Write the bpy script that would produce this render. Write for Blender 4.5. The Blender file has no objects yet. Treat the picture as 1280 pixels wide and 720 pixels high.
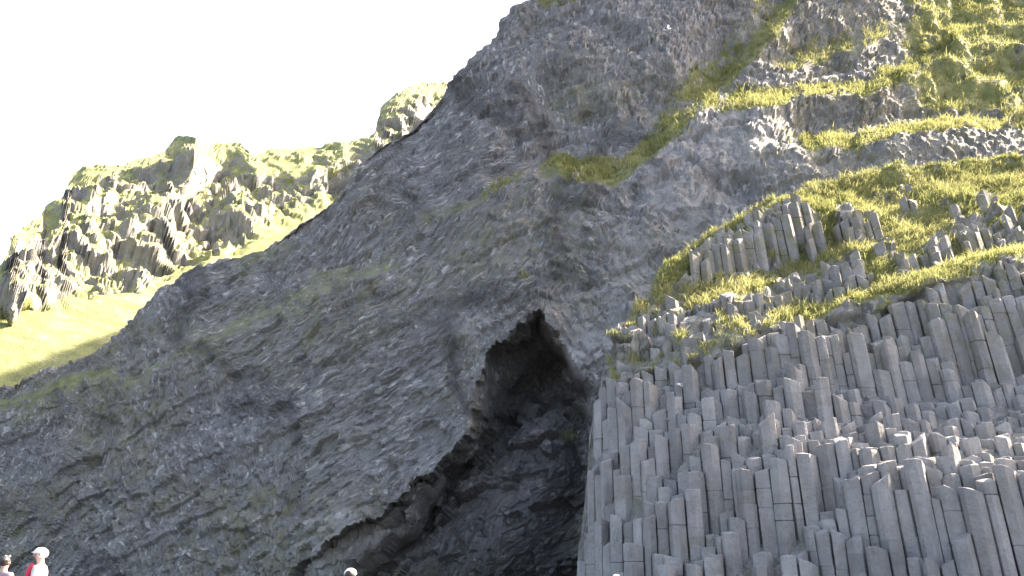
import bpy, math, random
import numpy as np
from mathutils import Vector, noise as mnoise
from mathutils.bvhtree import BVHTree
R = math.radians
rnd = random.Random(7)
rng = np.random.default_rng(11)
sc = bpy.context.scene
COL = sc.collection

# ------------------------------------------------------------------ camera
F, PITCH, CZ = 1229.0, R(16), 1.6
sP, cP = math.sin(PITCH), math.cos(PITCH)
cam_d = bpy.data.cameras.new('camera'); cam = bpy.data.objects.new('camera', cam_d); COL.objects.link(cam)
cam.location = (0, 0, CZ); cam.rotation_euler = (R(90) + PITCH, 0, 0)
cam_d.sensor_width = 36; cam_d.lens = 36 * F / 1280.0
cam_d.clip_start = 0.1; cam_d.clip_end = 6000
sc.camera = cam

def unproj(px, py, Y):
    """survey helper: the world point on a sight line at a ground distance Y"""
    a = (np.asarray(px, float) - 640) / F; b = (360 - np.asarray(py, float)) / F
    t = Y / (cP - b * sP)
    return a * t, np.asarray(Y, float) + 0 * a, CZ + (sP + b * cP) * t
def proj(X, Y, Z):
    Z = Z - CZ
    fw = Y * cP + Z * sP; up = -Y * sP + Z * cP
    return 640 + F * X / fw, 360 - F * up / fw

# ------------------------------------------------------------------ noise
def h3(ix, iy, iz, seed):
    with np.errstate(over='ignore'):
        n = (ix.astype(np.int64) * 73856093) ^ (iy.astype(np.int64) * 19349663) ^ (iz.astype(np.int64) * 83492791) ^ (seed * 2654435)
        n = n.astype(np.uint32)
        n ^= n >> np.uint32(15); n *= np.uint32(0x2c1b3c6d); n ^= n >> np.uint32(12)
        n *= np.uint32(0x297a2d39); n ^= n >> np.uint32(15)
    return n.astype(np.float64) / 4294967295.0
def vnoise(x, y, z, seed=0):
    x, y, z = np.broadcast_arrays(x, y, z)
    ix, iy, iz = np.floor(x), np.floor(y), np.floor(z)
    fx, fy, fz = x - ix, y - iy, z - iz
    u = fx**3*(fx*(fx*6-15)+10); v = fy**3*(fy*(fy*6-15)+10); w = fz**3*(fz*(fz*6-15)+10)
    r = 0
    for a in (0, 1):
        for b in (0, 1):
            for c in (0, 1):
                r = r + h3(ix+a, iy+b, iz+c, seed) * (u if a else 1-u) * (v if b else 1-v) * (w if c else 1-w)
    return r * 2 - 1
def fbm(x, y, z, oct=4, seed=0, gain=.5):
    r = 0; a = 1; s = 0
    for i in range(oct):
        r = r + a * vnoise(x, y, z, seed + i * 17); s += a
        a *= gain; x = x * 2.03 + 5.1; y = y * 2.03 + 1.7; z = z * 2.03 + 9.2
    return r / s
def cells(x, y, z, seed=0):
    """cellular noise: random value of the nearest cell and distance to its border"""
    ix, iy, iz = np.floor(x), np.floor(y), np.floor(z)
    d1 = np.full(x.shape, 9.0); d2 = np.full(x.shape, 9.0); val = np.zeros(x.shape)
    for a in (-1, 0, 1):
        for b in (-1, 0, 1):
            for c in (-1, 0, 1):
                jx, jy, jz = ix+a, iy+b, iz+c
                ox = jx + h3(jx, jy, jz, seed); oy = jy + h3(jx, jy, jz, seed+1); oz = jz + h3(jx, jy, jz, seed+2)
                d = (ox-x)**2 + (oy-y)**2 + (oz-z)**2
                v = h3(jx, jy, jz, seed+3)
                near = d < d1
                d2 = np.where(near, d1, np.minimum(d2, d)); val = np.where(near, v, val); d1 = np.where(near, d, d1)
    return val, np.sqrt(d2) - np.sqrt(d1)
def ss(a, b, x):
    t = np.clip((x - a) / (b - a), 0, 1); return t * t * (3 - 2 * t)

# ------------------------------------------------------------------ depth surveys (raster of distances)
RX0, RX1, RY0, RY1, RS = -500, 1900, -560, 1040, 4
rpx = np.arange(RX0, RX1 + 1, RS, float); rpy = np.arange(RY0, RY1 + 1, RS, float)
GX, GY = np.meshgrid(rpx, rpy)
def table(pxs, pys, rows):
    T = np.array(rows, float)                      # [px][py]
    order = np.argsort(pys); pys = np.array(pys, float)[order]; T = T[:, order]
    A = np.array([np.interp(rpy, pys, T[i]) for i in range(len(pxs))])       # px, rpy
    return np.array([np.interp(rpx, pxs, A[:, j]) for j in range(len(rpy))])
def blur(A, n):
    for _ in range(n):
        P = np.pad(A, 1, mode='edge')
        A = (P[:-2, 1:-1] + P[2:, 1:-1] + P[1:-1, :-2] + P[1:-1, 2:] + 2 * P[1:-1, 1:-1]) / 6
    return A
def samp(A, px, py):
    u = np.clip((np.asarray(px, float) - RX0) / RS, 0, A.shape[1] - 1.001); v = np.clip((np.asarray(py, float) - RY0) / RS, 0, A.shape[0] - 1.001)
    i = u.astype(int); j = v.astype(int); a = u - i; b = v - j
    return (A[j, i]*(1-a) + A[j, i+1]*a)*(1-b) + (A[j+1, i]*(1-a) + A[j+1, i+1]*a)*b
def segdist(px, py, pts):
    d = np.full(px.shape, 1e9)
    for (x0, y0), (x1, y1) in zip(pts[:-1], pts[1:]):
        dx, dy = x1-x0, y1-y0
        t = np.clip(((px-x0)*dx + (py-y0)*dy) / (dx*dx+dy*dy), 0, 1)
        d = np.minimum(d, np.hypot(px-x0-t*dx, py-y0-t*dy))
    return d
def inside(px, py, pts):
    r = np.zeros(px.shape, bool)
    for (x0, y0), (x1, y1) in zip(pts, pts[1:] + pts[:1]):
        c = ((y0 > py) != (y1 > py)) & (px < (x1-x0) * (py-y0) / ((y1-y0) or 1e-9) + x0)
        r ^= c
    return r
def band(px, py, pts, w):
    return np.exp(-(segdist(px, py, pts) / w)**2)

WARP = fbm(GX/60, GY/60, GX*0, 4, 91) * 14
WAR2 = fbm(GX/20, GY/30, GX*0, 3, 97) * 7
WX, WY = GX + WARP, GY + np.roll(WARP, 37, 1)

# --- main cliff
pxs = [-500, -200, 0, 200, 400, 600, 700, 800, 950, 1100, 1280, 1500, 1900]
pys = [1040, 720, 600, 480, 360, 240, 120, 0, -150, -560]
MD = table(pxs, pys, [
 [90, 92, 96, 102, 112, 124, 140, 160, 180, 230],
 [69, 71, 75, 80, 90, 100, 112, 130, 150, 190],
 [58, 60, 63, 68, 78, 90, 100, 110, 130, 170],
 [52, 54, 57, 61, 67, 76, 86, 98, 112, 150],
 [47, 48.5, 51, 54, 58, 64, 72, 82, 95, 130],
 [44, 45, 47, 49, 52, 56, 62, 69, 80, 110],
 [43, 44, 45, 47, 50, 54, 59, 65, 75, 100],
 [43, 43.5, 44, 46, 48.5, 52.5, 58, 64, 73, 98],
 [44, 44, 44.5, 45.5, 47.5, 51, 56.5, 63, 73, 98],
 [44.5, 44.5, 45, 46, 47.5, 50.5, 57.5, 67, 80, 108],
 [45, 45, 45, 46, 47.5, 51, 62, 80, 96, 128],
 [46, 46, 46, 47, 48, 52, 66, 88, 106, 140],
 [46, 46, 46, 47, 48, 54, 70, 95, 115, 150]])
MD = blur(MD, 30); MD0 = MD.copy()
cave = [(673, 388), (640, 418), (612, 436), (604, 480), (592, 536), (548, 592), (482, 640), (410, 690), (350, 740), (320, 1040), (760, 1040), (744, 720), (748, 480), (728, 462), (702, 434)]
CWX, CWY = GX + WARP*.6 + WAR2*1.1, GY + np.roll(WARP, 37, 1)*.5 + np.roll(WAR2, 51, 1)*1.1
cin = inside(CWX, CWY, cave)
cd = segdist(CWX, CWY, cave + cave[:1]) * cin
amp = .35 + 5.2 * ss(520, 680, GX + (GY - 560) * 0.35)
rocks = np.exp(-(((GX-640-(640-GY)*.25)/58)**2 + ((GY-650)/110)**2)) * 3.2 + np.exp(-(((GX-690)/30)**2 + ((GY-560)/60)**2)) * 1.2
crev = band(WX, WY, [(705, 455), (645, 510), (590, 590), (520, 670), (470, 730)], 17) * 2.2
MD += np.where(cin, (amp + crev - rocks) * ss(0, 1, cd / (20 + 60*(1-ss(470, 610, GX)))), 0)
# lip of the overhang leans out a little
MD -= np.where(~cin, 1.6 * np.exp(-(segdist(GX, GY, cave[:8]) / 34)**2), 0)
# hollows and gullies in the face
for (x, y, rx, ry, a) in [(690, 105, 22, 26, 1.6), (735, 148, 16, 14, 1.0), (700, 262, 20, 12, .9), (925, 238, 34, 22, 2.0), (640, 170, 14, 20, .7),
                          (740, 350, 16, 14, .6), (790, 250, 12, 14, 1.2), (1240, 100, 22, 18, 1.5), (1140, 60, 10, 22, 1.0), (300, 520, 30, 20, .8)]:
    MD += a * np.exp(-(((WX-x)/rx)**2 + ((WY-y)/ry)**2))
MG = np.zeros_like(MD)                                # grass
def ledge(D, G, pts, back, width, grass=1.0, gw=None, fade=60):
    xs = [p[0] for p in pts]; ys = [p[1] for p in pts]
    line = np.interp(GX, xs, ys) + WARP * 0.8 + WAR2
    up = line - GY
    lat = ss(xs[0]-fade, xs[0]+fade*.3, GX) * (1 - ss(xs[-1]-fade*.3, xs[-1]+fade, GX))
    D += back * ss(0, width, up) * lat * (1 - 0.999*ss(width*1.5, width*5.5, up))
    gw = gw or width
    np.maximum(G, grass * lat * ss(-5, 4, up) * (1 - ss(gw*.8, gw*1.35, up)), out=G)
ledge(MD, MG, [(905, 137), (960, 132), (1000, 127), (1080, 124), (1150, 88), (1190, 60)], 3.2, 20, .85, gw=19)
ledge(MD, MG, [(1005, 186), (1070, 186), (1190, 166), (1300, 160), (1900, 160)], 3.0, 18, .8, gw=14)
ledge(MD, MG, [(985, 92), (1060, 76), (1135, 34)], 1.6, 26, .6, gw=34)
ledge(MD, MG, [(700, 226), (770, 238), (815, 200), (850, 165), (890, 130), (940, 82), (985, 28), (1010, -30)], 2.2, 30, .85, gw=32)
ledge(MD, MG, [(400, 358), (440, 350), (490, 330)], 1.4, 20, .6, gw=24)
ledge(MD, MG, [(240, 440), (320, 405), (400, 365)], .9, 18, .5, gw=24)
ledge(MD, MG, [(530, 268), (600, 262), (650, 225)], .7, 12, .35, gw=18)
np.maximum(MG, band(WX, WY, [(830, 160), (900, 80), (960, -20), (1000, -80)], 26) * .8, out=MG)
np.maximum(MG, band(WX, WY, [(735, 205), (800, 195)], 14) * .6, out=MG)
np.maximum(MG, ss(1105, 1150, WX) * (1 - ss(130, 175, WY + (1280-GX)*.1)), out=MG)
np.maximum(MG, band(WX, WY, [(980, 70), (1060, 60), (1120, 20)], 14) * .5, out=MG)
np.maximum(MG, band(WX, WY, [(0, 500), (60, 490), (130, 460)], 16) * .7, out=MG)
np.maximum(MG, band(WX, WY, [(670, -5), (720, -2), (760, -30)], 14) * .7, out=MG)
MG *= np.clip(.88 + .95*fbm(GX/30, GY/20, GX*0, 4, 95), 0, 1)
MO = np.zeros_like(MD)
for x, y, r in [(705, 535, 12), (655, 350, 8)]:
    np.maximum(MG, np.exp(-((WX-x)**2+(WY-y)**2)/r**2)*.7, out=MG)
BROWN = ss(880, 1000, GX) * (1 - ss(190, 250, GY))
ML = np.zeros_like(MD)                                # pale rock
for x, y, rx, ry, a in [(745, 420, 48, 40, .8), (795, 330, 34, 50, .7), (780, 380, 30, 50, .6), (440, 690, 60, 45, .6), (930, 170, 70, 50, .7), (860, 240, 60, 70, .7), (1010, 200, 60, 26, .5), (715, 440, 24, 34, .8),
                        (480, 560, 60, 30, .15), (640, 300, 80, 40, .12), (590, 410, 26, 16, .35), (630, 620, 30, 60, .3)]:
    ML = np.maximum(ML, 1.25 * a * np.exp(-(((WX-x)/rx)**2 + ((WY-y)/ry)**2)))
MO = np.clip(fbm(GX/150, GY/110, GX*0, 4, 33) * 1.3 + .25, 0, 1)     # moss and brown weathering
MO = np.maximum(MO, band(WX, WY, [(380, 420), (560, 330), (700, 260)], 50) * .8)
for pts, w_ in (([(180, 460), (320, 400), (480, 335)], 18), ([(530, 272), (650, 225)], 16), ([(20, 520), (150, 470)], 24), ([(300, 330), (360, 300)], 18)):
    np.maximum(MG, band(WX, WY, pts, w_) * .52, out=MG)
MO = np.maximum(MO, BROWN * .85)
MCAVE = np.where(cin, ss(4, 40, cd) * ss(470, 600, GX + (GY-560)*.4), 0)  # rock coloured darker from the cave edge inward

# --- buttress of columns
pxb = [-500, 720, 745, 790, 850, 1000, 1150, 1280, 1900]
pyb = [1040, 720, 650, 600, 560, 520, 480, 440, 400, 350, 300, 250, 200, 150, 60]
base = np.array([38, 35.5, 34, 32, 30.8, 29.2, 28.2, 27.5, 26.0])
left =  np.array([-.8, 0, 1.0, 1.2, 2.2, 2.5, 4.0, 5.2, 6.6, 8.6, 12, 15, 19, 24, 34])
mid =   np.array([-.6, 0, 1.4, 1.6, 1.8, 4.2, 4.8, 5.2, 7.2, 10, 12.6, 15, 19, 24, 34])
right = np.array([-.5, 0, .15, .35, 2.7, 5.2, 6.7, 7.1, 7.5, 8.0, 12, 15.5, 19.5, 25, 36])
wr = np.interp(pxb, [850, 1000, 1150], [0, 0, 1]); wl = np.interp(pxb, [800, 920], [1, 0])
AD = table(pxb, pyb, [base[i] + left*wl[i] + right*wr[i] + mid*(1-wl[i]-wr[i]) for i in range(len(pxb))])
AD = blur(AD, 8); AD0 = blur(AD, 40)
AG = np.zeros_like(AD)
colzone = [(-500, 560), (742, 500), (800, 470), (900, 446), (985, 404), (1060, 400), (1100, 392), (1170, 352), (1290, 336), (1900, 300)]
zl = np.interp(GX, [p[0] for p in colzone], [p[1] for p in colzone])
below = ss(-6, 10, GY - zl)
ADc = AD.copy()                                       # what the column tops follow
crest = [(700, 1040), (716, 900), (722, 720), (735, 600), (742, 520), (752, 474), (775, 425), (800, 372), (826, 344), (870, 304), (905, 285), (960, 257), (1010, 238), (1060, 222), (1100, 213), (1180, 204), (1280, 195), (1360, 200), (1500, 240), (1900, 330)]  # unseen right end of the crest also shaped low for the sun
cx_, cy_ = [p[0] for p in crest], [p[1] for p in crest]
cl = np.interp(GX, cx_, cy_)
dc = GY - cl
AG = np.maximum(AG, ss(800, 835, GX) * (1 - ss(20, 34, dc + WARP*.7 + WAR2*.6 - 4*ss(980, 1060, GX))))
ledge(AD, AG, [(1000, 338), (1060, 318), (1140, 300), (1280, 262)], 1.6, 22, .8, gw=30)
ledge(AD, AG, [(980, 402), (1050, 395), (1100, 372), (1180, 345), (1300, 325), (1900, 300)], 1.7, 20, 1, gw=30)
ledge(AD, AG, [(1030, 270), (1120, 268), (1220, 240), (1300, 236)], 1.3, 18, .8, gw=26)
ledge(AD, AG, [(840, 395), (900, 375), (1000, 350)], .9, 14, .5, gw=28)
np.maximum(AG, band(WX, WY, [(770, 470), (830, 440), (900, 425), (965, 408)], 13) * .5, out=AG)
np.maximum(AG, band(WX, WY, [(760, 500), (800, 470), (850, 452)], 12) * .45, out=AG)
np.maximum(AG, (fbm(GX/24, GY/14, GX*0+3, 3, 55) > .06) * ss(960, 1060, GX) * (1-below) * .9, out=AG)
np.maximum(AG, (fbm(GX/22, GY/14, GX*0+9, 3, 57) > .25) * (1-below) * .6, out=AG)
AG *= np.clip(.95 + .7*fbm(GX/30, GY/18, GX*0, 4, 96), 0, 1)
AG *= (1 - below)
AG = np.maximum(AG, (fbm(GX/16, GY/9, GX*0+5, 3, 61) > .45) * (1 - ss(0, 70, GY - zl)) * .8)
AD = AD + below * .7 + .15

# --- far hills
pxh = [-500, 0, 150, 290, 450, 600, 1900]
pyh = [620, 540, 480, 420, 360, 320, 280, 240, 200, 160, 100, 0]
HD = table(pxh, pyh, [
 [72, 76, 80, 86, 94, 102, 112, 124, 138, 154, 180, 220],
 [82, 86, 91, 98, 108, 120, 133, 150, 170, 190, 215, 250],
 [86, 91, 97, 106, 119, 134, 148, 164, 182, 200, 225, 260],
 [92, 98, 105, 117, 134, 150, 164, 180, 196, 212, 235, 270],
 [98, 105, 113, 127, 145, 160, 175, 192, 206, 220, 240, 280],
 [104, 110, 120, 135, 152, 168, 184, 200, 214, 226, 245, 285],
 [120, 130, 140, 150, 170, 190, 205, 220, 235, 250, 270, 300]])
HD = blur(HD, 10); HD0 = HD.copy()
gl = np.interp(GX, [-500, 0, 130, 290, 420], [400, 408, 372, 316, 262])
HR = ss(-4, 30, gl - GY + WARP*.6)                    # crags only above the meadow
for pts, w, a in [([(20, 345), (110, 300), (160, 330)], 40, 12), ([(90, 250), (200, 200), (235, 185)], 34, 10), ([(200, 260), (225, 215)], 30, 12), ([(280, 330), (290, 280)], 22, 9),
                  ([(240, 200), (305, 190), (300, 235)], 20, 8), ([(500, 130), (470, 180)], 36, 12), ([(330, 210), (420, 200)], 20, 8)]:
    HD -= a * band(WX, WY, pts, w) * HR
hs = [(-500, 420), (-60, 372), (0, 334), (14, 300), (22, 284), (52, 272), (58, 258), (78, 246), (88, 216), (116, 205), (150, 202), (166, 195), (205, 182), (219, 169), (245, 176), (285, 181), (299, 180), (312, 191), (345, 188), (400, 184), (438, 180), (468, 164), (476, 136), (490, 122), (520, 106), (566, 102), (620, 98), (1900, 60)]

# ------------------------------------------------------------------ sheets
def mesh_np(name, V, Fq, mat, smooth=True):
    me = bpy.data.meshes.new(name)
    me.vertices.add(len(V)); me.vertices.foreach_set('co', np.asarray(V, np.float32).ravel())
    k = Fq.shape[1]; n = len(Fq)
    me.loops.add(n*k); me.loops.foreach_set('vertex_index', Fq.astype(np.int32).ravel())
    me.polygons.add(n); me.polygons.foreach_set('loop_start', np.arange(n, dtype=np.int32)*k)
    me.update(calc_edges=True); me.validate()
    me.polygons.foreach_set('use_smooth', np.full(n, smooth, bool))
    me.materials.append(mat)
    return me
def link(name, me):
    o = bpy.data.objects.new(name, me); COL.objects.link(o); return o
def attr(me, name, A):
    at = me.color_attributes.new(name, 'FLOAT_COLOR', 'POINT'); at.data.foreach_set('color', A.astype(np.float32).ravel())
def gnormal(P):
    du = np.gradient(P, axis=1); dv = np.gradient(P, axis=0)
    n = np.cross(du, dv); n /= np.linalg.norm(n, axis=2, keepdims=True) + 1e-12
    n[n[..., 1] > .0] *= -1 if n[..., 1].mean() > 0 else 1
    return n
ANG = [90, 62, 118, 28]                               # grain directions of the jointed rock, degrees from horizontal
def fibre(X, Y, Z, deg, wid, length, seed):
    c, s = math.cos(R(deg)), math.sin(R(deg))
    al = X*c + Z*s; ac = -X*s + Z*c
    v, e = cells(ac/wid, al/length, Y/(wid*1.5), seed)
    return v * ss(0, .25, e)
def sheet(D, D0, sil_x, sil_y, x0, x1, nu, nv, bottom, backrows, backdepth, disp):
    pu = np.linspace(x0, x1, nu); S = np.interp(pu, sil_x, sil_y)
    t = np.linspace(0, 1, nv)[:, None]
    PX = np.repeat(pu[None], nv, 0); PY = bottom + (S[None] - bottom) * t
    Y = samp(D, PX, PY)
    X, Yw, Z = unproj(PX, PY, Y)
    P = np.stack([X, Yw, Z], 2)
    last = P[-1]
    s = (np.linspace(0, 1, backrows + 1)[1:] ** 1.6)[:, None]
    rise = .40 * ((last[:, 2] - 1.6) / last[:, 1] * ss(40, 300, pu))[None] * (backdepth > 40) * (backdepth < 100)  # unseen back of the cliff raised to throw shade on the meadow
    B = np.stack([last[None, :, 0] * (1 + 0*s), last[None, :, 1] + s * backdepth, last[None, :, 2] + backdepth * np.where(s < .8, rise*s, rise*.8 - 2*(s-.8)) - backdepth * .55 * s**1.3 * (rise < .05)], 2)
    P = np.concatenate([P, B], 0)
    PXa = np.concatenate([PX, np.repeat(pu[None], backrows, 0)]); PYa = np.concatenate([PY, np.repeat(S[None], backrows, 0)])
    Q = np.stack(unproj(PX, PY, samp(D0, PX, PY)), 2); N = gnormal(np.concatenate([Q, B], 0))
    N[np.sum(N * (P - np.array([0, 0, 1.6])), 2) > 0] *= -1
    N[nv:] = np.abs(N[nv:]) * np.array([0, 0, 1]) + np.array([0, 0, .4])
    P, A1, A2 = disp(P, N, PXa, PYa)
    return P, PXa, PYa, A1, A2
def grid_faces(h, w):
    i = np.arange(h*w).reshape(h, w)
    return np.stack([i[:-1, :-1], i[:-1, 1:], i[1:, 1:], i[1:, :-1]], 2).reshape(-1, 4)

# ------------------------------------------------------------------ materials
def nodes(name):
    m = bpy.data.materials.new(name); m.use_nodes = True; nt = m.node_tree; nt.nodes.clear()
    out = nt.nodes.new('ShaderNodeOutputMaterial')
    return m, nt, out
class NB:
    def __init__(s, nt): s.nt = nt; s.co = nt.nodes.new('ShaderNodeNewGeometry').outputs['Position']
    def n(s, t, **k):
        d = s.nt.nodes.new(t)
        for a, v in k.items(): setattr(d, a, v)
        return d
    def l(s, a, b): s.nt.links.new(a, b)
    def val(s, sock, v):
        if hasattr(v, 'links'): s.l(v, sock)
        else: sock.default_value = v
    def math(s, op, a, b=0.0, c=0.0, clamp=False):
        d = s.n('ShaderNodeMath', operation=op, use_clamp=clamp); s.val(d.inputs[0], a); s.val(d.inputs[1], b); s.val(d.inputs[2], c); return d.outputs[0]
    def noise(s, scale, detail=4, rough=.55, vec=None, dist=0):
        d = s.n('ShaderNodeTexNoise'); d.inputs['Scale'].default_value = scale; d.inputs['Detail'].default_value = detail
        d.inputs['Roughness'].default_value = rough; d.inputs['Distortion'].default_value = dist
        s.l(vec or s.co, d.inputs['Vector']); return d.outputs['Fac']
    def voro(s, scale, feature='F1', vec=None, out='Distance', rand=1):
        d = s.n('ShaderNodeTexVoronoi', feature=feature); d.inputs['Scale'].default_value = scale; d.inputs['Randomness'].default_value = rand
        s.l(vec or s.co, d.inputs['Vector']); return d.outputs[out]
    def ramp(s, fac, stops):
        d = s.n('ShaderNodeValToRGB'); cr = d.color_ramp
        while len(cr.elements) < len(stops): cr.elements.new(.5)
        for e, (p, c) in zip(cr.elements, stops): e.position = p; e.color = (*c, 1) if len(c) == 3 else c
        s.l(fac, d.inputs[0]); return d.outputs[0]
    def mix(s, fac, a, b, blend='MIX'):
        d = s.n('ShaderNodeMix', data_type='RGBA', blend_type=blend)
        s.val(d.inputs[0], fac)
        for i, v in ((6, a), (7, b)):
            if hasattr(v, 'links'): s.l(v, d.inputs[i])
            else: d.inputs[i].default_value = (*v, 1)
        return d.outputs[2]
    def mapr(s, v, a, b, c=0, d_=1):
        d = s.n('ShaderNodeMapRange'); s.val(d.inputs[0], v)
        for i, k in enumerate((a, b, c, d_)): d.inputs[i+1].default_value = k
        return d.outputs[0]
    def rot(s, deg, scale):
        d = s.n('ShaderNodeMapping'); d.vector_type = 'POINT'
        d.inputs['Rotation'].default_value = (0, R(deg), 0); s.l(s.co, d.inputs[0])
        e = s.n('ShaderNodeVectorMath', operation='MULTIPLY'); s.l(d.outputs[0], e.inputs[0]); e.inputs[1].default_value = scale
        return e.outputs[0]
    def bump(s, h, dist, strength=1.0, nrm=None):
        d = s.n('ShaderNodeBump'); d.inputs['Distance'].default_value = dist; d.inputs['Strength'].default_value = strength
        s.l(h, d.inputs['Height'])
        if nrm: s.l(nrm, d.inputs['Normal'])
        return d.outputs[0]

ROCK_D, ROCK_M, ROCK_L = (.17, .167, .167), (.232, .227, .223), (.31, .302, .292)
GR1, GR2, GR3 = (.13, .145, .06), (.21, .225, .09), (.32, .30, .15)
def cliff_material(name, s=1.0, dark=1.0, gm=1.0):
    """s = size of the detail in metres, relative to the main cliff"""
    m, nt, out = nodes(name); b = NB(nt)
    msk = b.n('ShaderNodeAttribute', attribute_name='mask'); sep = b.n('ShaderNodeSeparateColor'); b.l(msk.outputs['Color'], sep.inputs[0])
    g, pale, moss = sep.outputs[0], sep.outputs[1], sep.outputs[2]; cave_dark = msk.outputs['Alpha']
    ori = b.n('ShaderNodeAttribute', attribute_name='grain'); so = b.n('ShaderNodeSeparateColor'); b.l(ori.outputs['Color'], so.inputs[0])
    ws = [so.outputs[0], so.outputs[1], so.outputs[2], ori.outputs['Alpha']]
    vec = None
    for a, w in zip(ANG, ws):
        v = b.rot(-(90 - a), (1, 1, .32))             # local z runs along the grain
        e = b.n('ShaderNodeVectorMath', operation='SCALE'); b.l(v, e.inputs[0]); b.l(w, e.inputs['Scale'])
        if vec is None: vec = e.outputs[0]
        else:
            q = b.n('ShaderNodeVectorMath', operation='ADD'); b.l(vec, q.inputs[0]); b.l(e.outputs[0], q.inputs[1]); vec = q.outputs[0]
    wn = b.n('ShaderNodeTexNoise'); wn.inputs['Scale'].default_value = 1.3/s; wn.inputs['Detail'].default_value = 3; b.l(b.co, wn.inputs['Vector'])
    wv = b.n('ShaderNodeVectorMath', operation='MULTIPLY_ADD'); b.l(wn.outputs['Color'], wv.inputs[0]); wv.inputs[1].default_value = (.35, .35, .14); b.l(vec, wv.inputs[2]); vec = wv.outputs[0]
    chipc = b.n('ShaderNodeSeparateColor'); b.l(b.voro(5.0/s, 'F1', vec, 'Color'), chipc.inputs[0]); chip = chipc.outputs[0]
    chipc2 = b.n('ShaderNodeSeparateColor'); b.l(b.voro(12/s, 'F1', vec, 'Color'), chipc2.inputs[0]); chip2 = chipc2.outputs[0]
    tot = b.noise(9/s, 4, .65, vec)
    fine = b.noise(8/s, 7, .75)
    vor = b.math('ADD', b.math('MULTIPLY', chip, .6), b.math('MULTIPLY', chip2, .35))
    hh = b.math('ADD', b.math('MULTIPLY', tot, .6), b.math('ADD', b.math('MULTIPLY', fine, .8), vor))
    base = b.ramp(b.noise(.55/s, 7, .68, None, .4), [(.33, [c*dark for c in ROCK_D]), (.52, [c*dark for c in ROCK_M]), (.72, [c*dark*.95 for c in ROCK_L])])
    streak = b.ramp(tot, [(.3, (.5, .5, .52)), (.5, (1, 1, 1)), (.7, (1.4, 1.38, 1.34))])
    base = b.mix(.55, base, streak, 'MULTIPLY')
    base = b.mix(1, base, b.ramp(chip, [(0, (.8, .8, .81)), (.5, (.98, .98, .98)), (.90, (1.08, 1.08, 1.07)), (.97, (1.9, 1.88, 1.82))]), 'MULTIPLY')
    base = b.mix(.6, base, b.ramp(chip2, [(0, (.7, .7, .72)), (.6, (1, 1, 1)), (1, (1.4, 1.38, 1.34))]), 'MULTIPLY')
    base = b.mix(b.math('MULTIPLY', pale, 1.0, clamp=True), base, b.mix(b.mapr(b.noise(1.2/s, 7, .7, vec), .3, .7), (.22, .22, .22), (.52, .50, .475)))
    mfac = b.math('MULTIPLY', b.mapr(b.noise(.9/s, 6, .7), .42, .66), b.math('MULTIPLY', moss, .95), clamp=True)
    base = b.mix(mfac, base, (.215, .20, .12))
    mf2 = b.math('MULTIPLY', b.mapr(b.noise(1.7/s, 6, .75), .50, .66), b.math('MULTIPLY', moss, .6), clamp=True)
    base = b.mix(mf2, base, (.15, .165, .08))
    # lichen and bird-lime flecks
    fl = b.math('MULTIPLY', b.mapr(b.noise(3.4/s, 5, .8), .655, .70), b.mapr(b.noise(.22/s, 3), .45, .62), clamp=True)
    base = b.mix(b.math('MULTIPLY', fl, .75), base, (.55, .54, .50))
    base = b.mix(b.math('MULTIPLY', cave_dark, .5), base, (.045, .046, .055))  # darker rock colour inside the cave
    gcol = b.ramp(b.noise(1.1/s, 6, .7), [(.3, [c*gm for c in GR1]), (.5, [c*gm for c in GR2]), (.68, [c*gm for c in GR3])])
    edge = b.math('ADD', g, b.math('MULTIPLY', b.math('SUBTRACT', b.noise(3.2/s, 6, .75), .5), 2.0))
    gf = b.math('MULTIPLY', b.mapr(edge, .36, .72), b.mapr(g, .2, .75, .55, 1))
    col = b.mix(gf, base, gcol)
    bs = b.n('ShaderNodeBsdfPrincipled'); b.l(col, bs.inputs['Base Color'])
    bs.inputs['Roughness'].default_value = .85; bs.inputs['Specular IOR Level'].default_value = .25
    n1 = b.bump(hh, .15*s, 1.0)
    b.l(n1, bs.inputs['Normal']); b.l(bs.outputs[0], out.inputs[0])
    return m
mat_cliff = cliff_material('cliff_rock', 1.0)
mat_hill = cliff_material('hill_rock', 2.6, .9, 1.3)  # hill grass coloured brighter to make up for weak sun on it
mat_butt = cliff_material('buttress_rock', .8)

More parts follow.
